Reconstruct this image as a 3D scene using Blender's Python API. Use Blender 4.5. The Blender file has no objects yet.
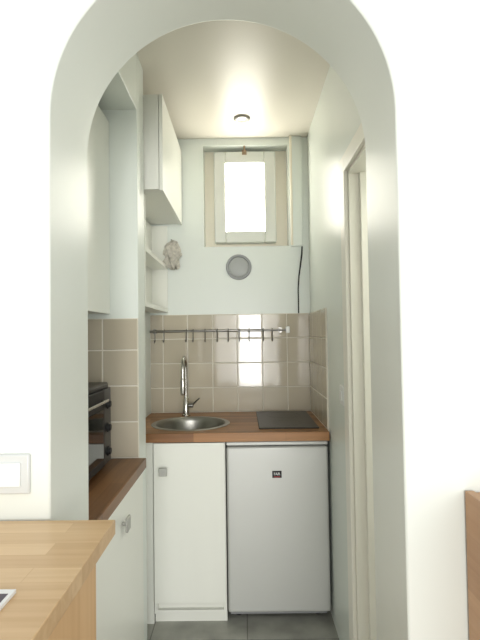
import bpy, bmesh, math, random
from mathutils import Vector, Matrix, noise
random.seed(4)
PI = math.pi
scene = bpy.context.scene
COL = scene.collection
try:
    scene.view_settings.view_transform = 'Standard'
    scene.view_settings.look = 'None'
except Exception:
    pass

# ------------------------------------------------------------------ materials
def lin(c):
    out = []
    for v in c:
        v = v/255.0
        out.append(v/12.92 if v <= 0.04045 else ((v+0.055)/1.055)**2.4)
    return (*out, 1.0)

def mat(name, rgb, rough=0.5, metal=0.0, vary=0.04, nscale=6.0, bump=0.0, bscale=60.0, spec=0.5, stretch=(1,1,1), coat=0.0):
    m = bpy.data.materials.new(name); m.use_nodes = True
    nt = m.node_tree; N = nt.nodes; L = nt.links
    b = N['Principled BSDF']
    tc = N.new('ShaderNodeTexCoord'); mp = N.new('ShaderNodeMapping')
    mp.inputs['Scale'].default_value = stretch
    L.new(tc.outputs['Object'], mp.inputs['Vector'])
    nz = N.new('ShaderNodeTexNoise'); nz.inputs['Scale'].default_value = nscale; nz.inputs['Detail'].default_value = 4
    L.new(mp.outputs['Vector'], nz.inputs['Vector'])
    mx = N.new('ShaderNodeMix'); mx.data_type = 'RGBA'
    c = lin(rgb)
    mx.inputs[6].default_value = tuple(max(0, v*(1-vary)) for v in c[:3])+(1,)
    mx.inputs[7].default_value = tuple(min(1, v*(1+vary)) for v in c[:3])+(1,)
    L.new(nz.outputs['Fac'], mx.inputs[0])
    L.new(mx.outputs[2], b.inputs['Base Color'])
    b.inputs['Roughness'].default_value = rough
    b.inputs['Metallic'].default_value = metal
    b.inputs['Specular IOR Level'].default_value = spec
    b.inputs['Coat Weight'].default_value = coat
    if bump > 0:
        n2 = N.new('ShaderNodeTexNoise'); n2.inputs['Scale'].default_value = bscale; n2.inputs['Detail'].default_value = 3
        L.new(mp.outputs['Vector'], n2.inputs['Vector'])
        bp = N.new('ShaderNodeBump'); bp.inputs['Strength'].default_value = bump; bp.inputs['Distance'].default_value = 0.004
        L.new(n2.outputs['Fac'], bp.inputs['Height']); L.new(bp.outputs['Normal'], b.inputs['Normal'])
    return m

def wood(name, dark, light, stave=(0.5, 0.045), rot=(0,0,0), rough=0.4, contrast=1.0):
    m = bpy.data.materials.new(name); m.use_nodes = True
    nt = m.node_tree; N = nt.nodes; L = nt.links
    b = N['Principled BSDF']; b.inputs['Roughness'].default_value = rough
    tc = N.new('ShaderNodeTexCoord'); mp = N.new('ShaderNodeMapping'); mp.inputs['Rotation'].default_value = rot
    L.new(tc.outputs['Object'], mp.inputs['Vector'])
    br = N.new('ShaderNodeTexBrick'); br.offset = 0.37
    br.inputs['Scale'].default_value = 1.0
    br.inputs['Brick Width'].default_value = stave[0]; br.inputs['Row Height'].default_value = stave[1]
    br.inputs['Mortar Size'].default_value = 0.0006; br.inputs['Mortar Smooth'].default_value = 0.2
    br.inputs['Color1'].default_value = (0.15,0.15,0.15,1); br.inputs['Color2'].default_value = (0.85,0.85,0.85,1)
    br.inputs['Mortar'].default_value = (0,0,0,1)
    L.new(mp.outputs['Vector'], br.inputs['Vector'])
    m2 = N.new('ShaderNodeMapping'); m2.inputs['Scale'].default_value = (2.5, 55, 55)
    L.new(mp.outputs['Vector'], m2.inputs['Vector'])
    nz = N.new('ShaderNodeTexNoise'); nz.inputs['Scale'].default_value = 1.0; nz.inputs['Detail'].default_value = 5; nz.inputs['Distortion'].default_value = 0.4
    L.new(m2.outputs['Vector'], nz.inputs['Vector'])
    mxf = N.new('ShaderNodeMix'); mxf.data_type = 'RGBA'; mxf.inputs[0].default_value = 0.55
    L.new(br.outputs['Color'], mxf.inputs[6]); L.new(nz.outputs['Fac'], mxf.inputs[7])
    rp = N.new('ShaderNodeValToRGB')
    rp.color_ramp.elements[0].position = 0.5-0.3/contrast*0.8; rp.color_ramp.elements[0].color = lin(dark)
    rp.color_ramp.elements[1].position = 0.5+0.3/contrast*0.8; rp.color_ramp.elements[1].color = lin(light)
    L.new(mxf.outputs[2], rp.inputs['Fac']); L.new(rp.outputs['Color'], b.inputs['Base Color'])
    return m

def tile_mat(name, a, c, rough=0.07):
    m = bpy.data.materials.new(name); m.use_nodes = True
    nt = m.node_tree; N = nt.nodes; L = nt.links
    b = N['Principled BSDF']; b.inputs['Roughness'].default_value = rough
    b.inputs['Specular IOR Level'].default_value = 0.45
    g = N.new('ShaderNodeNewGeometry'); rp = N.new('ShaderNodeValToRGB')
    rp.color_ramp.elements[0].color = lin(a); rp.color_ramp.elements[1].color = lin(c)
    L.new(g.outputs['Random Per Island'], rp.inputs['Fac']); L.new(rp.outputs['Color'], b.inputs['Base Color'])
    tc = N.new('ShaderNodeTexCoord'); nz = N.new('ShaderNodeTexNoise'); nz.inputs['Scale'].default_value = 16
    L.new(tc.outputs['Object'], nz.inputs['Vector'])
    bp = N.new('ShaderNodeBump'); bp.inputs['Strength'].default_value = 0.06; bp.inputs['Distance'].default_value = 0.004
    L.new(nz.outputs['Fac'], bp.inputs['Height']); L.new(bp.outputs['Normal'], b.inputs['Normal'])
    return m

def floor_mat(name):
    m = bpy.data.materials.new(name); m.use_nodes = True
    nt = m.node_tree; N = nt.nodes; L = nt.links
    b = N['Principled BSDF']; b.inputs['Roughness'].default_value = 0.35
    tc = N.new('ShaderNodeTexCoord')
    br = N.new('ShaderNodeTexBrick'); br.offset = 0.0
    br.inputs['Scale'].default_value = 1; br.inputs['Brick Width'].default_value = 0.45; br.inputs['Row Height'].default_value = 0.45
    br.inputs['Mortar Size'].default_value = 0.003
    br.inputs['Color1'].default_value = lin((152,152,144)); br.inputs['Color2'].default_value = lin((162,162,154)); br.inputs['Mortar'].default_value = lin((116,116,110))
    L.new(tc.outputs['Object'], br.inputs['Vector'])
    nz = N.new('ShaderNodeTexNoise'); nz.inputs['Scale'].default_value = 7; nz.inputs['Detail'].default_value = 6
    L.new(tc.outputs['Object'], nz.inputs['Vector'])
    mx = N.new('ShaderNodeMix'); mx.data_type = 'RGBA'; mx.blend_type = 'OVERLAY'; mx.inputs[0].default_value = 0.6
    L.new(br.outputs['Color'], mx.inputs[6]); L.new(nz.outputs['Fac'], mx.inputs[7]); L.new(mx.outputs[2], b.inputs['Base Color'])
    return m

def emit_mat(name, rgb, s):
    m = bpy.data.materials.new(name); m.use_nodes = True
    b = m.node_tree.nodes['Principled BSDF']
    b.inputs['Base Color'].default_value = (0.8,0.8,0.8,1); b.inputs['Roughness'].default_value = 0.4
    b.inputs['Emission Color'].default_value = lin(rgb); b.inputs['Emission Strength'].default_value = s
    return m

M = {}
M['wall'] = mat('white_wall_paint', (231,235,228), 0.36, vary=0.012, nscale=3, bump=0.05, bscale=40)
M['kwall'] = mat('pale_kitchen_paint', (229,235,229), 0.33, vary=0.015, nscale=3, bump=0.05, bscale=30)
M['ceil'] = mat('ceiling_paint', (231,226,215), 0.38, vary=0.015, nscale=2, bump=0.04, bscale=20)
M['floor'] = floor_mat('grey_floor_tile')
M['tile'] = tile_mat('glazed_beige_tile', (188,179,160), (199,190,171))
M['grout'] = mat('pale_grout', (226,222,210), 0.8, vary=0.03)
M['cab'] = mat('white_laminate', (236,237,229), 0.3, vary=0.01)
M['cabside'] = mat('white_laminate_satin', (234,235,227), 0.4, vary=0.01)
M['fridge'] = mat('silver_fridge_paint', (198,199,195), 0.33, metal=0.2, vary=0.02, nscale=3)
M['fridge_dark'] = mat('grey_plastic', (150,152,154), 0.4, vary=0.02)
M['black'] = mat('black_enamel', (20,20,21), 0.3, vary=0.1, spec=0.3)
M['blackmat'] = mat('black_plastic', (26,26,27), 0.5, vary=0.1, spec=0.3)
M['glassdark'] = mat('dark_oven_glass', (12,12,14), 0.06, vary=0.1, spec=0.4)
M['hob'] = mat('grey_ceramic_glass', (64,61,57), 0.36, vary=0.06, spec=0.3)
M['hobring'] = mat('hob_print', (74,71,68), 0.42, vary=0.04, spec=0.3)
M['steel'] = mat('brushed_steel', (160,158,152), 0.32, metal=1.0, vary=0.05, nscale=30)
M['tapsteel'] = mat('satin_tap_steel', (190,188,182), 0.25, metal=1.0, vary=0.03, nscale=30)
M['chrome'] = mat('chrome', (205,205,205), 0.12, metal=1.0, vary=0.02)
M['darksteel'] = mat('dark_steel', (140,138,134), 0.28, metal=1.0, vary=0.06)
M['knob'] = mat('satin_nickel', (178,178,173), 0.4, metal=0.4, vary=0.04)
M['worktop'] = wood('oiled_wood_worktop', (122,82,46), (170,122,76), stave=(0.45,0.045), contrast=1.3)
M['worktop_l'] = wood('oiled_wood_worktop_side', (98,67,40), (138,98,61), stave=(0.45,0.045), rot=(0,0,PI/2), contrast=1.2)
M['birch'] = wood('pale_birch_block', (196,160,116), (224,194,152), stave=(0.6,0.05), rough=0.34, contrast=1.0)
M['birch_v'] = wood('warm_pine_board', (206,166,118), (222,185,139), stave=(2.0,0.08), rot=(0,PI/2,0))
M['brownwood'] = wood('honey_wood_board', (168,126,88), (190,149,110), stave=(2.0,0.12), rot=(0,PI/2,PI/2))
M['cream'] = mat('cream_window_paint', (242,236,218), 0.4, vary=0.02)
M['sash'] = mat('white_sash_paint', (222,224,217), 0.35, vary=0.02)
M['creamdoor'] = mat('cream_door_paint', (247,245,235), 0.4, vary=0.02)
M['pane'] = emit_mat('frosted_daylit_glass', (255,250,236), 13.0)
M['plastic'] = mat('white_plastic', (240,242,240), 0.3, vary=0.01)
M['switch'] = mat('switch_plastic', (212,215,213), 0.3, vary=0.01)
M['vent_ring'] = mat('mid_grey_plastic', (150,153,153), 0.4, vary=0.02)
M['vent_disc'] = mat('pale_grey_plastic', (174,177,176), 0.4, vary=0.03)
M['brass'] = mat('aged_brass', (150,130,105), 0.35, metal=0.5, vary=0.1)
M['lampring'] = mat('metal_lamp_ring', (138,134,127), 0.3, metal=0.6, vary=0.05)
M['lamp'] = emit_mat('spot_lamp_glass', (255,244,225), 0.6)
M['paper'] = mat('white_card', (236,236,236), 0.5, vary=0.01)
M['printed'] = mat('printed_picture', (78,70,82), 0.5, vary=0.5, nscale=140)
M['cloth'] = mat('patterned_cloth', (192,188,178), 0.9, vary=0.6, nscale=55)
M['red'] = mat('red_print', (190,40,40), 0.4, vary=0.02)

# ------------------------------------------------------------------ mesh helpers
def box(bm, x0,x1,y0,y1,z0,z1):
    vs = [bm.verts.new((x,y,z)) for x in (x0,x1) for y in (y0,y1) for z in (z0,z1)]
    for f in ((0,1,3,2),(4,6,7,5),(0,4,5,1),(2,3,7,6),(0,2,6,4),(1,5,7,3)):
        bm.faces.new([vs[i] for i in f])
def B(*a):
    bm = bmesh.new(); box(bm,*a); return bm
def frame_of(d):
    d = Vector(d).normalized()
    up = Vector((0,0,1)) if abs(d.z) < 0.9 else Vector((1,0,0))
    u = d.cross(up).normalized(); v = d.cross(u).normalized()
    return u, v
def tube(bm, pts, r, seg=10, cap=True):
    pts = [Vector(p) for p in pts]; n = len(pts)
    rs = r if isinstance(r,(list,tuple)) else [r]*n
    rings = []; u = None
    for i,p in enumerate(pts):
        d = (pts[min(i+1,n-1)]-pts[max(i-1,0)]).normalized()
        if u is None: u, v = frame_of(d)
        else:
            u = (u - d*u.dot(d)).normalized(); v = d.cross(u).normalized()
        rings.append([bm.verts.new(p + rs[i]*(math.cos(2*PI*k/seg)*u + math.sin(2*PI*k/seg)*v)) for k in range(seg)])
    for i in range(n-1):
        for k in range(seg):
            bm.faces.new((rings[i][k], rings[i][(k+1)%seg], rings[i+1][(k+1)%seg], rings[i+1][k]))
    if cap:
        bm.faces.new(rings[0]); bm.faces.new(rings[-1])
def lathe(bm, c, axis, prof, seg=32, closed=False):
    """prof: list of (radius, distance along axis)"""
    c = Vector(c); a = Vector(axis).normalized(); u, v = frame_of(a)
    rings = []
    for r,h in prof:
        if r < 1e-6: rings.append([bm.verts.new(c+a*h)])
        else: rings.append([bm.verts.new(c+a*h+r*(math.cos(2*PI*k/seg)*u+math.sin(2*PI*k/seg)*v)) for k in range(seg)])
    rr = rings+[rings[0]] if closed else rings
    for A,C in zip(rr[:-1], rr[1:]):
        for k in range(seg):
            q = [A[k%len(A)], A[(k+1)%len(A)], C[(k+1)%len(C)], C[k%len(C)]]
            qq = []
            for w in q:
                if w not in qq: qq.append(w)
            if len(qq) >= 3: bm.faces.new(qq)
def LT(*a, **k):
    bm = bmesh.new(); lathe(bm,*a,**k); return bm

def origin_of(o):
    p = Vector((0,0,0))
    while o is not None:
        p += o.location; o = o.parent
    return p
def obj(name, bm, m, parent=None, bevel=0.0, base=None, seg=2):
    off = origin_of(parent) if parent else (Vector(base) if base is not None else None)
    bmesh.ops.recalc_face_normals(bm, faces=bm.faces[:])
    if off is None:
        xs = [v.co.x for v in bm.verts]; ys = [v.co.y for v in bm.verts]; zs = [v.co.z for v in bm.verts]
        off = Vector(((min(xs)+max(xs))/2, (min(ys)+max(ys))/2, min(zs)))
    for v in bm.verts: v.co -= off
    me = bpy.data.meshes.new(name); bm.to_mesh(me); bm.free()
    me.shade_smooth()
    me.set_sharp_from_angle(angle=math.radians(35))
    me.materials.append(m)
    o = bpy.data.objects.new(name, me); COL.objects.link(o)
    if parent: o.parent = parent
    else: o.location = off
    if bevel > 0:
        md = o.modifiers.new('soft_edge','BEVEL'); md.width = bevel; md.segments = seg; md.limit_method = 'ANGLE'; md.angle_limit = math.radians(40)
    return o
def tag(o, label, cat, group=None):
    o['label'] = label; o['category'] = cat
    if group: o['group'] = group
    return o
def thing(name, label, cat, loc, group=None):
    o = bpy.data.objects.new(name, None); COL.objects.link(o); o.location = loc; o.empty_display_size = 0.05
    return tag(o, label, cat, group)
def struct(o, label=None, cat=None):
    o['kind'] = 'structure'
    if label: o['label'] = label
    if cat: o['category'] = cat
    return o

# ------------------------------------------------------------------ dimensions (metres; camera at x=0,y=0)
AN, AF = 1.08, 1.35            # arch wall faces
CX, AR, CZ = -0.041, 0.395, 1.907
RW = 0.42                      # right kitchen wall
BACK = 3.0
CEIL = 2.645
REC_L = -0.98; PIL = -0.45; NICHE = -0.58
PIL0, PIL1 = 2.06, 2.20

# --- arch wall
bm = bmesh.new()
loop = [(-2.6,0),(CX-AR,0)]
S = 72
for i in range(S+1):
    a = PI - PI*i/S
    loop.append((CX+AR*math.cos(a), CZ+AR*math.sin(a)))
loop += [(CX+AR,0),(2.6,0),(2.6,2.9),(-2.6,2.9)]
vs = [bm.verts.new((x,AN,z)) for x,z in loop]
f = bm.faces.new(vs)
ext = bmesh.ops.extrude_face_region(bm, geom=[f])
bmesh.ops.translate(bm, verts=[g for g in ext['geom'] if isinstance(g,bmesh.types.BMVert)], vec=(0,AF-AN,0))
bmesh.ops.triangulate(bm, faces=[q for q in bm.faces if len(q.verts)>4])
struct(obj('wall_front', bm, M['wall'], bevel=0.005, base=(0,AN,0)), 'white wall with a round-topped arch opening into the kitchen', 'wall')

# --- floor, ceiling
struct(obj('floor', B(-2.6,2.6,-4.5,3.3,-0.1,0.0), M['floor'], base=(0,0,0)), 'grey stone tile floor', 'floor')
struct(obj('ceiling', B(-1.1,1.6,AF,3.3,CEIL,CEIL+0.1), M['ceil']), 'smooth pale ceiling of the small kitchen', 'ceiling')

# --- left wall: recess back, lintel, pilaster, niche wall
bm = bmesh.new()
box(bm, REC_L-0.1, REC_L, AF, PIL0, 0, CEIL)
box(bm, REC_L, PIL, AF, PIL0, 2.387, CEIL)
box(bm, REC_L-0.1, PIL, PIL0, PIL1, 0, CEIL)
box(bm, REC_L-0.1, NICHE, PIL1, BACK+0.25, 0, CEIL)
wl = struct(obj('wall_left', bm, M['kwall'], base=(REC_L,AF,0), bevel=0.003), 'pale left kitchen wall with recess and pilaster', 'wall')

# --- back wall around window opening
WX0, WX1, WZ0, WZ1 = -0.2375, 0.296, 1.956, 2.60
bm = bmesh.new()
box(bm, NICHE, WX0, BACK, BACK+0.25, 0, CEIL)
box(bm, WX1, RW+0.15, BACK, BACK+0.25, 0, CEIL)
box(bm, WX0, WX1, BACK, BACK+0.25, 0, WZ0)
box(bm, WX0, WX1, BACK, BACK+0.25, WZ1, CEIL)
wb = struct(obj('wall_back', bm, M['kwall'], base=(0,BACK,0)), 'pale mint white back kitchen wall below the small window', 'wall')

# --- right wall with door opening, and the little side room beyond it
D0, D1, DZ = 1.40, 1.88, 2.045
bm = bmesh.new()
box(bm, RW, RW+0.15, AF, D0, 0, CEIL)
box(bm, RW, RW+0.15, D0, D1, DZ, CEIL)
box(bm, RW, RW+0.15, D1, BACK, 0, CEIL)
box(bm, RW+0.15, 1.5, 2.4, 2.5, 0, CEIL)
box(bm, 1.5, 1.6, AF, 2.5, 0, CEIL)
wr = struct(obj('wall_right', bm, M['kwall'], base=(RW,AF,0)), 'pale right kitchen wall beside the door', 'wall')

# --- tiled splashbacks (tiles are modelled, grout slab behind)
def tiles(bm, o, u, v, n, us, vs_, g=0.0026, th=0.006, tilt=0.0022):
    o = Vector(o); u = Vector(u); v = Vector(v); n = Vector(n)
    for i in range(len(us)-1):
        for j in range(len(vs_)-1):
            a0,a1,b0,b1 = us[i]+g, us[i+1]-g, vs_[j]+g, vs_[j+1]-g
            if a1-a0 < 0.004: continue
            tu, tv = random.uniform(-tilt,tilt), random.uniform(-tilt,tilt)
            cu, cv = (a0+a1)/2, (b0+b1)/2; e = 0.002
            def P(a,b,h):
                return bm.verts.new(o+u*a+v*b+n*(h+tu*(a-cu)+tv*(b-cv)))
            bot = [P(a0,b0,0),P(a1,b0,0),P(a1,b1,0),P(a0,b1,0)]
            mid = [P(a0,b0,th-e),P(a1,b0,th-e),P(a1,b1,th-e),P(a0,b1,th-e)]
            top = [P(a0+e,b0+e,th),P(a1-e,b0+e,th),P(a1-e,b1-e,th),P(a0+e,b1-e,th)]
            for A,C in ((bot,mid),(mid,top)):
                for k in range(4): bm.faces.new((A[k],A[(k+1)%4],C[(k+1)%4],C[k]))
            bm.faces.new(top)
WT = 0.925
TP = 0.1515
zs = [WT+TP*k for k in range(5)]
xs = [NICHE, -0.5, -0.347, -0.192, -0.0375, 0.117, 0.272, RW-0.008]
bm = bmesh.new()
tiles(bm, (0,BACK-0.004,0), (1,0,0), (0,0,1), (0,-1,0), xs, zs)
struct(obj('grout', B(NICHE,RW,BACK-0.0075,BACK,WT-0.03,zs[-1]), M['grout'], wb))
struct(obj('tiled_splashback', bm, M['tile'], wb))
bm = bmesh.new()
ys = [2.40, 2.53, 2.684, 2.838, BACK-0.01]
tiles(bm, (RW-0.004,0,0), (0,1,0), (0,0,1), (-1,0,0), ys, zs)
struct(obj('grout', B(RW-0.0075,RW,ys[0],BACK-0.0075,WT-0.03,zs[-1]), M['grout'], wr))
struct(obj('tiled_splashback', bm, M['tile'], wr))
LT_Z = 0.885
bm = bmesh.new()
tiles(bm, (0,PIL0-0.004,0), (1,0,0), (0,0,1), (0,-1,0), [REC_L,-0.907,-0.754,-0.602,-0.45], [LT_Z+0.1525*k for k in range(4)]+[1.478])
struct(obj('grout', B(REC_L,PIL,PIL0-0.0075,PIL0,LT_Z-0.03,1.478), M['grout'], wl))
struct(obj('tiled_splashback', bm, M['tile'], wl))

# --- window
wn = bpy.data.objects.new('window_1', None); COL.objects.link(wn); wn.location = (0.025,3.1,WZ0)
struct(wn, 'small bright frosted window high in the back wall', 'window')
def rect_frame(x0,x1,z0,z1,w,y0,y1, wb_=None):
    bm = bmesh.new(); wb_ = wb_ or w
    box(bm,x0,x0+w,y0,y1,z0,z1); box(bm,x1-w,x1,y0,y1,z0,z1)
    box(bm,x0+w,x1-w,y0,y1,z0,z0+wb_); box(bm,x0+w,x1-w,y0,y1,z1-wb_,z1)
    return bm
# one plain recessed board behind the casement, filling the opening
struct(obj('window_frame', rect_frame(WX0,WX1,WZ0,WZ1,0.10,3.11,3.2,0.075), M['cream'], wn))
struct(obj('sash', rect_frame(-0.174,0.222,1.99,2.578,0.074,3.045,3.108), M['sash'], wn, bevel=0.008))
struct(obj('pane', B(-0.102,0.150,3.062,3.068,2.062,2.506), M['pane'], wn))
bm = bmesh.new(); box(bm,0.008,0.038,3.03,3.045,2.555,2.58); tube(bm,[(0.023,3.032,2.57),(0.023,3.018,2.57),(0.023,3.012,2.605)],0.006)
struct(obj('latch', bm, M['brass'], wn))

# --- boxed pipe beside the window
bm = bmesh.new(); box(bm,0.306,0.382,2.980,BACK,1.95,CEIL)
tr = struct(obj('trim_1', bm, M['kwall'], bevel=0.004), 'white boxed pipe run between window and right wall', 'pipe casing')
bm = bmesh.new(); tube(bm,[(0.312,2.972,1.955),(0.312,2.972,CEIL)],0.008)
struct(obj('thin_pipe', bm, M['cream'], tr))

# --- doorway on the right
dr = bpy.data.objects.new('door_1', None); COL.objects.link(dr); dr.location = (RW,(D0+D1)/2,0)
struct(dr, 'cream framed doorway in the right kitchen wall', 'door')
bm = bmesh.new()
box(bm,RW-0.016,RW,D1-0.006,D1+0.072,0,DZ+0.06); box(bm,RW-0.016,RW,AF+0.003,D1-0.006,DZ-0.006,DZ+0.06)
struct(obj('casing', bm, M['creamdoor'], dr, bevel=0.003))
bm = bmesh.new()
box(bm,RW,RW+0.15,D1-0.02,D1,0,DZ); box(bm,RW,RW+0.15,D0,D0+0.02,0,DZ); box(bm,RW,RW+0.15,D0+0.02,D1-0.02,DZ-0.02,DZ)
struct(obj('jamb', bm, M['creamdoor'], dr))
bm = bmesh.new()
box(bm,RW+0.04,RW+0.09,D1-0.040,D1-0.02,0,DZ-0.02); box(bm,RW+0.04,RW+0.09,D0+0.02,D0+0.040,0,DZ-0.02)
struct(obj('door_stop', bm, M['creamdoor'], dr, bevel=0.002))
struct(obj('door_leaf', B(RW+0.16,RW+0.60,D0-0.03,D0+0.008,0.006,DZ-0.022), M['creamdoor'], dr, bevel=0.003))
struct(obj('strike_plate', B(RW+0.100,RW+0.122,D1-0.0225,D1-0.0195,0.94,1.06), M['brass'], dr))

# ------------------------------------------------------------------ back kitchenette
FR = 2.375   # front plane
SX, SY, SR = -0.29, 2.61, 0.212
bm = bmesh.new()
wx0, wx1, wy0, wy1 = NICHE+0.002, RW-0.008, 2.35, BACK-0.012
o4 = [bm.verts.new(p) for p in ((wx0,wy0,WT),(wx1,wy0,WT),(wx1,wy1,WT),(wx0,wy1,WT))]
ci = [bm.verts.new((SX+(SR-0.012)*math.cos(2*PI*k/48), SY+(SR-0.012)*math.sin(2*PI*k/48), WT)) for k in range(48)]
ed = [bm.edges.new((o4[i],o4[(i+1)%4])) for i in range(4)] + [bm.edges.new((ci[i],ci[(i+1)%48])) for i in range(48)]
fl = bmesh.ops.triangle_fill(bm, edges=ed, use_beauty=True)
ff = [q for q in fl['geom'] if isinstance(q,bmesh.types.BMFace)]
ex = bmesh.ops.extrude_face_region(bm, geom=ff)
bmesh.ops.translate(bm, verts=[q for q in ex['geom'] if isinstance(q,bmesh.types.BMVert)], vec=(0,0,-0.044))
tag(obj('worktop', bm, M['worktop'], bevel=0.002), 'brown wooden worktop holding the round sink, over the silver fridge', 'worktop')

# sink
sk = thing('round_sink', 'round stainless steel sink set into the brown worktop', 'sink', (SX,SY,WT))
obj('bowl', LT((SX,SY,0),(0,0,1),[(SR,WT+0.001),(SR-0.004,WT+0.004),(SR-0.024,WT+0.004),(SR-0.030,WT-0.002),(SR-0.034,WT-0.02),(SR-0.045,WT-0.12),(SR-0.075,WT-0.15),(0.035,WT-0.158),(0.03,WT-0.16),(0.0,WT-0.16)],seg=56), M['steel'], sk)
obj('drain', LT((SX,SY,0),(0,0,1),[(0.036,WT-0.157),(0.034,WT-0.153),(0.022,WT-0.154),(0.018,WT-0.158),(0.0,WT-0.158)],seg=32), M['chrome'], sk)

# faucet
FX, FY = -0.345, 2.86
fa = thing('kitchen_tap', 'tall slim steel tap with side lever behind the round sink', 'tap', (FX,FY,WT))
obj('base', LT((FX,FY,0),(0,0,1),[(0,WT),(0.025,WT),(0.025,WT+0.008),(0.018,WT+0.014),(0.018,WT+0.10),(0.014,WT+0.106),(0,WT+0.106)],seg=28), M['tapsteel'], fa)
pts = [(FX,FY,WT+0.10),(FX,FY,WT+0.20),(FX,FY,WT+0.28)]
for k in range(1,13):
    a = PI*k/12; pts.append((FX, FY-0.07+0.07*math.cos(a), WT+0.28+0.07*math.sin(a)))
pts.append((FX,FY-0.14,WT+0.23))
bm = bmesh.new(); tube(bm,pts,0.0105,14); obj('spout', bm, M['tapsteel'], fa)
obj('spray_head', LT((FX,FY-0.14,0),(0,0,1),[(0,WT+0.235),(0.011,WT+0.235),(0.0145,WT+0.22),(0.0145,WT+0.15),(0.012,WT+0.14),(0,WT+0.14)],seg=24), M['tapsteel'], fa)
bm = bmesh.new(); tube(bm,[(FX+0.016,FY,WT+0.062),(FX+0.042,FY,WT+0.062)],0.013,16); tube(bm,[(FX+0.036,FY,WT+0.062),(FX+0.058,FY-0.01,WT+0.085),(FX+0.080,FY-0.02,WT+0.105)],[0.006,0.005,0.0045],10)
obj('lever', bm, M['darksteel'], fa)

# hob
hb = thing('ceramic_hob', 'dark grey ceramic hob at the right end of the brown worktop', 'hob', (0.225,2.68,WT))
obj('glass_top', B(0.072,0.375,2.425,2.945,WT+0.0005,WT+0.008), M['hob'], hb, bevel=0.003)
for (yy,r) in ((2.56,0.075),(2.80,0.095)):
    bm = bmesh.new(); lathe(bm,(0.225,yy,0),(0,0,1),[(r,WT+0.0079),(r-0.003,WT+0.0079),(r-0.003,WT+0.0083),(r,WT+0.0083)],seg=48,closed=True)
    obj('cooking_zone', bm, M['hobring'], hb)

# base cabinet under sink
cb = thing('base_cabinet', 'white base cabinet under the sink, left of the silver fridge', 'cabinet', (-0.26,2.6,0))
CT = WT-0.0445
CL, CR = -0.450, -0.097
bm = bmesh.new()
box(bm,CL,CL+0.016,FR+0.002,2.95,0.05,CT); box(bm,CR-0.016,CR,FR+0.002,2.95,0.05,CT); box(bm,CL+0.016,CR-0.016,FR+0.002,2.95,0.05,0.066); box(bm,CL+0.016,CR-0.016,2.94,2.95,0.066,CT)
box(bm,NICHE+0.003,CL-0.003,FR+0.004,FR+0.02,0.0,CT)
obj('body', bm, M['cabside'], cb)
dd = obj('door', B(CL+0.003,CR-0.003,FR-0.018,FR,0.108,CT-0.004), M['cab'], cb, bevel=0.002)
obj('plinth', B(CL,CR,FR+0.025,FR+0.04,0.0,0.105), M['cab'], cb)
def square_knob(p, nrm, s, parent):
    bm = bmesh.new(); p = Vector(p); n = Vector(nrm)
    tube(bm,[p,p+n*0.018],0.007,12)
    c = p+n*0.02
    if abs(n.y)>0.5: box(bm,c.x-s,c.x+s,c.y-0.005,c.y+0.004,c.z-s,c.z+s)
    else: box(bm,c.x-0.004,c.x+0.005,c.y-s,c.y+s,c.z-s,c.z+s)
    return obj('knob', bm, M['knob'], parent, bevel=0.003)
square_knob((-0.398,FR-0.018,0.743),(0,-1,0),0.020,dd)

# fridge
fx0, fx1 = -0.091, 0.407
fg = thing('small_fridge', 'silver under-counter fridge with a dark badge on its door', 'fridge', (0.162,2.65,0))
obj('body', B(fx0+0.003,fx1-0.003,FR+0.052,2.95,0.035,0.875), M['fridge'], fg, bevel=0.006)
bm = B(fx0,fx1,FR-0.005,FR+0.046,0.052,0.852)
fd = obj('door', bm, M['fridge'], fg, bevel=0.012, seg=4)
obj('top_trim', B(fx0,fx1,FR-0.002,FR+0.05,0.857,0.876), M['fridge'], fg, bevel=0.004)
obj('door_seal', B(fx0+0.01,fx1-0.01,FR+0.046,FR+0.052,0.07,0.85), M['fridge_dark'], fg)
obj('kick_plate', B(fx0+0.01,fx1-0.01,FR+0.06,FR+0.065,0.012,0.06), M['fridge_dark'], fg)
for xx in (fx0+0.05, fx1-0.05):
    for yy in (FR+0.09, 2.9):
        obj('foot', LT((xx,yy,0),(0,0,1),[(0,0),(0.018,0),(0.018,0.012),(0.01,0.014),(0.01,0.036),(0,0.036)],seg=16), M['blackmat'], fg)
bx = 0.155
bd = obj('badge', B(bx-0.023,bx+0.023,FR-0.008,FR-0.004,0.700,0.734), M['black'], fd, bevel=0.001)
def text_mesh(s, size, loc, m, parent, name):
    cu = bpy.data.curves.new('t','FONT'); cu.body = s; cu.size = size; cu.extrude = 0.0004; cu.align_x = 'CENTER'; cu.align_y = 'CENTER'
    t = bpy.data.objects.new('t',cu); COL.objects.link(t)
    bpy.context.view_layer.update()
    me = bpy.data.meshes.new_from_object(t.evaluated_get(bpy.context.evaluated_depsgraph_get()))
    bpy.data.objects.remove(t); bpy.data.curves.remove(cu)
    me.transform(Matrix.Translation(Vector(loc)-origin_of(parent)) @ Matrix.Rotation(PI/2,4,'X'))
    me.name = name; me.materials.clear(); me.materials.append(m)
    o = bpy.data.objects.new(name, me); COL.objects.link(o); o.parent = parent
    return o
text_mesh('FAR', 0.018, (bx,FR-0.0086,0.719), M['plastic'], bd, 'badge_lettering')
obj('badge_stripe', B(bx-0.015,bx+0.015,FR-0.0088,FR-0.0078,0.704,0.707), M['red'], bd)

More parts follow.
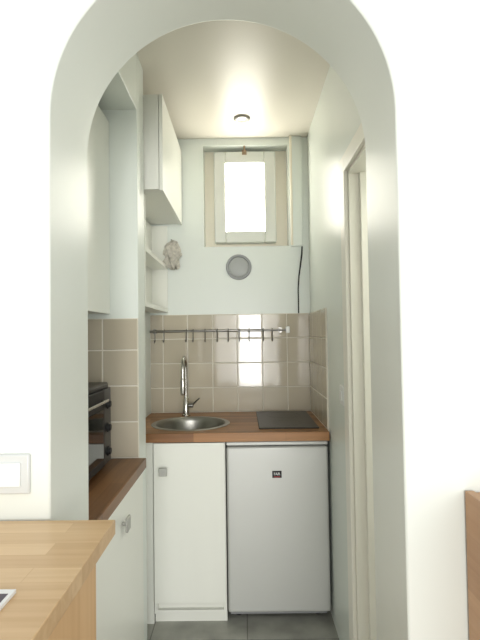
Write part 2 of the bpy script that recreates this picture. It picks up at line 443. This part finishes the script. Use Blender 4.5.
# ------------------------------------------------------------------ rail with hooks
RZ, RY = 1.428, 2.955
rl = thing('wall_rail', 'long steel utensil rail across the beige tiles', 'rail', (-0.14,RY,RZ))
bm = bmesh.new(); tube(bm,[(-0.575,RY,RZ),(0.262,RY,RZ)],0.0075,14); obj('bar', bm, M['darksteel'], rl)
for xx in (-0.55, 0.23):
    bm = bmesh.new(); tube(bm,[(xx,RY,RZ),(xx,BACK-0.011,RZ)],0.006,10); lathe(bm,(xx,BACK-0.0105,RZ),(0,-1,0),[(0,0),(0.016,0),(0.016,0.005),(0,0.005)],seg=20)
    obj('bracket', bm, M['darksteel'], rl)
obj('end_cap', B(0.262,0.286,RY-0.012,RY+0.012,RZ-0.02,RZ+0.022), M['plastic'], rl, bevel=0.004)
def hook_mesh():
    bm = bmesh.new(); pts = []
    for k in range(9):
        a = math.radians(-40 + 220*k/8); pts.append((0, 0.0105*math.cos(a), 0.0105*math.sin(a)))
    pts += [(0,-0.0105,-0.02),(0,-0.0105,-0.05)]
    for k in range(1,8):
        a = PI + PI*0.95*k/7; pts.append((0, -0.0225-0.012*math.cos(a), -0.052+0.014*math.sin(a)))
    tube(bm,pts,0.0034,8); return bm
hl = 'steel S-shaped hook hanging empty from the utensil rail'
hk0 = obj('rail_hook', hook_mesh(), M['darksteel'], base=(0,0,0)); tag(hk0, hl, 'hook', 'hooks on the utensil rail')
for i,px in enumerate((155,164,186,193,205,217,228,239,249,263,272)):
    h = hk0 if i == 0 else hk0.copy()
    if i: COL.objects.link(h)
    h.location = ((px-243)/480*RY, RY, RZ)

# ------------------------------------------------------------------ wall things
vc = (-0.022,BACK,1.825)
v = thing('round_vent', 'round grey vent cover on the back wall under the window', 'vent', vc)
obj('ring', LT(vc,(0,-1,0),[(0.080,0),(0.080,0.008),(0.076,0.012),(0.066,0.012),(0.062,0.008),(0.062,0)],seg=48,closed=True), M['vent_ring'], v)
obj('disc', LT(vc,(0,-1,0),[(0.061,0.0),(0.061,0.008),(0.052,0.011),(0.02,0.012),(0,0.012)],seg=48), M['vent_disc'], v)

# shelf below wall cabinet
sh = thing('wall_shelf', 'narrow white two-tier shelf under the hanging wall cabinet', 'shelf', (-0.525,2.72,1.54))
x1 = -0.468
for z in (1.545, 1.815):
    obj('shelf_board', B(NICHE+0.014,x1,2.32,BACK-0.014,z,z+0.024), M['cab'], sh, bevel=0.001)
obj('back_panel', B(NICHE+0.002,NICHE+0.014,2.30,BACK-0.002,1.545,2.09), M['cabside'], sh)
obj('end_panel', B(NICHE+0.014,x1,BACK-0.014,BACK-0.002,1.545,2.09), M['cab'], sh)
obj('end_panel', B(NICHE+0.014,x1,2.30,2.32,1.545,2.09), M['cab'], sh)

# wall cabinet back left
c2 = thing('wall_cabinet', 'white wall cabinet hanging on the left, nearest the window', 'cabinet', (-0.48,2.63,2.1))
obj('body', B(NICHE+0.002,-0.392,2.262,2.985,2.1,2.558), M['cabside'], c2, bevel=0.001)
obj('door', B(-0.390,-0.372,2.262,2.985,2.094,2.56), M['cab'], c2, bevel=0.002)

# wall cabinet in recess
c3 = thing('wall_cabinet', 'white wall cabinet in the left recess above the black oven', 'cabinet', (-0.77,1.7,1.5))
obj('body', B(REC_L+0.002,-0.59,AF+0.02,PIL0-0.004,1.5,2.33), M['cabside'], c3)
obj('door', B(-0.588,-0.57,AF+0.02,1.70,1.497,2.333), M['cab'], c3, bevel=0.002)
obj('door', B(-0.588,-0.57,1.703,PIL0-0.005,1.497,2.333), M['cab'], c3, bevel=0.002)

# cloth on hook
whk = bmesh.new(); lathe(whk,(-0.437,BACK,1.985),(0,-1,0),[(0,0),(0.012,0),(0.012,0.004),(0,0.004)],seg=16); tube(whk,[(-0.437,BACK-0.003,1.985),(-0.437,BACK-0.045,1.983),(-0.437,BACK-0.052,1.998)],0.004,8)
tag(obj('wall_hook', whk, M['knob']), 'small metal hook holding the bunched cloth', 'hook')
bm = bmesh.new(); rings = []; SG = 64
prof = [(0.008,1.985),(0.020,1.978),(0.030,1.966),(0.042,1.950),(0.047,1.932),(0.053,1.912),(0.050,1.893),(0.042,1.874),(0.050,1.855),(0.046,1.838),(0.034,1.826),(0.018,1.818)]
for i,(r,z) in enumerate(prof):
    ring = []
    for k in range(SG):
        a = 2*PI*k/SG
        rr = r*(1+0.15*math.sin(6*a+z*30)+0.10*math.sin(13*a-z*80)+0.34*noise.noise(Vector((math.cos(a)*2.8,math.sin(a)*2.8,z*42))))
        ring.append(bm.verts.new((-0.430+rr*0.90*math.cos(a)+0.008*math.sin(i*1.3), BACK-0.047+rr*0.60*math.sin(a), z+0.010*math.sin(4*a+i))))
    rings.append(ring)
for A,C in zip(rings[:-1],rings[1:]):
    for k in range(SG): bm.faces.new((A[k],A[(k+1)%SG],C[(k+1)%SG],C[k]))
bm.faces.new(rings[0]); bm.faces.new(rings[-1])
tag(obj('bunched_cloth', bm, M['cloth']), 'bunched grey patterned cloth hanging on the back wall beside the shelf', 'cloth')

# black cable under pipe casing
bm = bmesh.new(); tube(bm,[(0.376,2.989,1.948),(0.373,2.985,1.90),(0.364,2.982,1.84),(0.352,2.980,1.76),(0.346,2.980,1.68),(0.346,2.98,1.53)],[0.004,0.005,0.005,0.0045,0.004,0.004],10)
tag(obj('hanging_cable', bm, M['blackmat']), 'thin black cable hanging in the right back corner beside the window', 'cable')

# ceiling spotlight
sp = thing('ceiling_spotlight', 'small round recessed spotlight in the kitchen ceiling', 'light', (0.01,2.72,CEIL-0.006))
obj('ring', LT((0.01,2.72,CEIL),(0,0,-1),[(0.048,0),(0.048,0.004),(0.038,0.009),(0.027,0.005),(0.027,0)],seg=40,closed=True), M['lampring'], sp)
obj('lamp', LT((0.01,2.72,CEIL),(0,0,-1),[(0.0265,0.0005),(0.025,0.004),(0.012,0.006),(0,0.0065)],seg=32), M['lamp'], sp)

# light switches
def switch(loc, n, label, w=0.041):
    x,y,z = loc
    t = thing('light_switch', label, 'light switch', loc)
    if n == 'y':
        obj('plate', B(x-w,x+w,y-0.011,y,z-w,z+w), M['switch'], t, bevel=0.004)
        obj('rocker', B(x-0.026,x+0.026,y-0.017,y-0.011,z-0.026,z+0.026), M['plastic'], t, bevel=0.002)
    else:
        obj('plate', B(x-0.009,x,y-w,y+w,z-w,z+w), M['plastic'], t, bevel=0.004)
        obj('rocker', B(x-0.014,x-0.009,y-0.022,y+0.022,z-0.022,z+0.022), M['plastic'], t, bevel=0.002)
switch((-0.522,AN,1.098),'y','white square light switch on the wall above the birch table',0.044)
switch((RW,2.04,1.14),'x','white light switch on the right kitchen wall beside the door')

# ------------------------------------------------------------------ left counter in recess
CF = -0.418
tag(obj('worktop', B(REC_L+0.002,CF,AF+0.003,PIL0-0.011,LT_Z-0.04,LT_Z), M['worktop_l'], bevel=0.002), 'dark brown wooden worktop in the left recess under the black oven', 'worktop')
lc = thing('base_cabinet', 'white base cabinet under the left worktop behind the birch table', 'cabinet', (-0.7,1.7,0))
obj('body', B(REC_L+0.004,-0.453,AF+0.004,PIL0-0.012,0.1,LT_Z-0.0405), M['cabside'], lc)
obj('plinth', B(-0.51,-0.495,AF+0.004,PIL0-0.012,0,0.1), M['cab'], lc)
d1 = obj('door', B(-0.451,-0.433,AF+0.006,PIL0-0.014,0.103,LT_Z-0.046), M['cab'], lc, bevel=0.002)
square_knob((-0.433,1.70,0.745),(1,0,0),0.024,d1)

# mini oven
ov = thing('mini_oven', 'black countertop mini oven with steel handle on the left worktop', 'oven', (-0.7,1.7,LT_Z))
oy0, oy1, oxf = 1.47, 1.925, -0.542
obj('body', B(-0.88,oxf,oy0,oy1,LT_Z+0.015,LT_Z+0.335), M['black'], ov, bevel=0.008)
for xx in (-0.85,-0.575):
    for yy in (oy0+0.04, oy1-0.04):
        obj('foot', LT((xx,yy,LT_Z),(0,0,1),[(0,0),(0.014,0),(0.016,0.016),(0,0.016)],seg=16), M['blackmat'], ov)
od = obj('door', B(oxf+0.001,oxf+0.016,oy0+0.012,oy1-0.11,LT_Z+0.03,LT_Z+0.315), M['blackmat'], ov, bevel=0.003)
obj('glass', B(oxf+0.016,oxf+0.019,oy0+0.04,oy1-0.135,LT_Z+0.06,LT_Z+0.245), M['glassdark'], od)
bm = bmesh.new(); tube(bm,[(oxf+0.034,oy0+0.04,LT_Z+0.278),(oxf+0.034,oy1-0.13,LT_Z+0.278)],0.005,12)
for yy in (oy0+0.06,oy1-0.15): tube(bm,[(oxf+0.014,yy,LT_Z+0.278),(oxf+0.034,yy,LT_Z+0.278)],0.004,10)
obj('handle', bm, M['tapsteel'], od)
cp = obj('control_panel', B(oxf+0.001,oxf+0.012,oy1-0.105,oy1-0.012,LT_Z+0.03,LT_Z+0.315), M['black'], ov, bevel=0.002)
for z in (0.075,0.165,0.255):
    kb = obj('control_knob', LT((oxf+0.012,oy1-0.058,LT_Z+z),(1,0,0),[(0.019,0),(0.018,0.004),(0.014,0.006),(0.012,0.013),(0,0.014)],seg=24), M['blackmat'], cp)

# ------------------------------------------------------------------ foreground
TZ = 0.998
tb = thing('bar_table', 'pale birch high table standing against the wall left of the arch', 'table', (-0.75,0.7,0))
tx1 = -0.287; ty1 = AN-0.012
obj('table_top', B(-1.25,tx1,0.25,ty1,TZ-0.032,TZ), M['birch'], tb, bevel=0.002)
for xx in (tx1-0.035, -1.24):
    obj('side_panel', B(xx,xx+0.027,0.40,0.955,0,TZ-0.033), M['birch_v'], tb, bevel=0.002)
obj('apron', B(-1.213,tx1-0.036,0.93,0.95,TZ-0.13,TZ-0.033), M['birch_v'], tb)
cd = thing('printed_card', 'white card with a dark picture lying on the birch table', 'card', (-0.42,0.74,TZ))
obj('card', B(-0.47,-0.364,0.714,0.768,TZ+0.0003,TZ+0.006), M['paper'], cd)
obj('picture', B(-0.46,-0.370,0.724,0.754,TZ+0.006,TZ+0.0066), M['printed'], cd)

# wooden sideboard at right
sbx = 0.484
sd = thing('wooden_sideboard', 'honey brown wooden sideboard standing against the wall right of the arch', 'sideboard', (0.9,0.85,0))
obj('top', B(sbx+0.0205,1.3195,0.632,AN-0.006,1.028,1.046), M['brownwood'], sd, bevel=0.001)
obj('side_panel', B(sbx,sbx+0.02,0.612,AN-0.006,0.0,1.050), M['brownwood'], sd, bevel=0.002)
obj('side_panel', B(1.32,1.34,0.612,AN-0.006,0.0,1.050), M['brownwood'], sd, bevel=0.002)
obj('back_panel', B(sbx+0.0205,1.3195,AN-0.018,AN-0.006,0.05,1.027), M['brownwood'], sd)
obj('bottom', B(sbx+0.0205,1.3195,0.632,AN-0.019,0.05,0.068), M['brownwood'], sd)
for k,(a,b) in enumerate(((sbx+0.022,0.907),(0.91,1.318))):
    q = obj('door', B(a,b,0.614,0.631,0.05,1.045), M['brownwood'], sd, bevel=0.002)
    xx = b-0.04 if k == 0 else a+0.04
    bm = bmesh.new(); tube(bm,[(xx,0.614,0.6),(xx,0.592,0.6)],[0.008,0.013],14); obj('knob', bm, M['knob'], q)

# ------------------------------------------------------------------ lights
w = bpy.data.worlds.new('daylit_room'); scene.world = w; w.use_nodes = True
bg = w.node_tree.nodes['Background']; bg.inputs['Color'].default_value = (0.985,1.0,0.98,1); bg.inputs['Strength'].default_value = 0.86
def area(name, loc, rot, sx, sy, power, col=(1,1,1)):
    l = bpy.data.lights.new(name,'AREA'); l.shape = 'RECTANGLE'; l.size = sx; l.size_y = sy; l.energy = power; l.color = col
    o = bpy.data.objects.new(name,l); COL.objects.link(o); o.location = loc; o.rotation_euler = rot; return o
area('tall_window_light', (0.13,-3.5,1.12), (PI/2,0,0), 0.46, 1.45, 50, (1,0.99,0.97))
area('wide_fill_light', (1.0,-3.8,1.5), (PI/2,0,math.radians(10)), 3.2, 2.2, 145, (1,0.995,0.975))  # added soft fill behind the camera, brightens kitchen and left arch reveal
area('door_jamb_fill_light', (1.05,1.75,2.5), (0,0,0), 0.4, 0.4, 14, (1,0.98,0.94))  # unseen fill light added beyond the doorway to brighten its far jamb

# ------------------------------------------------------------------ camera
cam = bpy.data.cameras.new('camera'); co = bpy.data.objects.new('camera',cam); COL.objects.link(co)
cam.lens = 27.0; cam.sensor_width = 36.0; cam.sensor_fit = 'AUTO'; cam.clip_start = 0.02
R = Matrix.Rotation(math.radians(0.36),4,'Z') @ Matrix.Rotation(math.radians(91.79),4,'X') @ Matrix.Rotation(math.radians(-0.8),4,'Z')
co.matrix_world = Matrix.Translation((0,0,1.40)) @ R
scene.camera = co
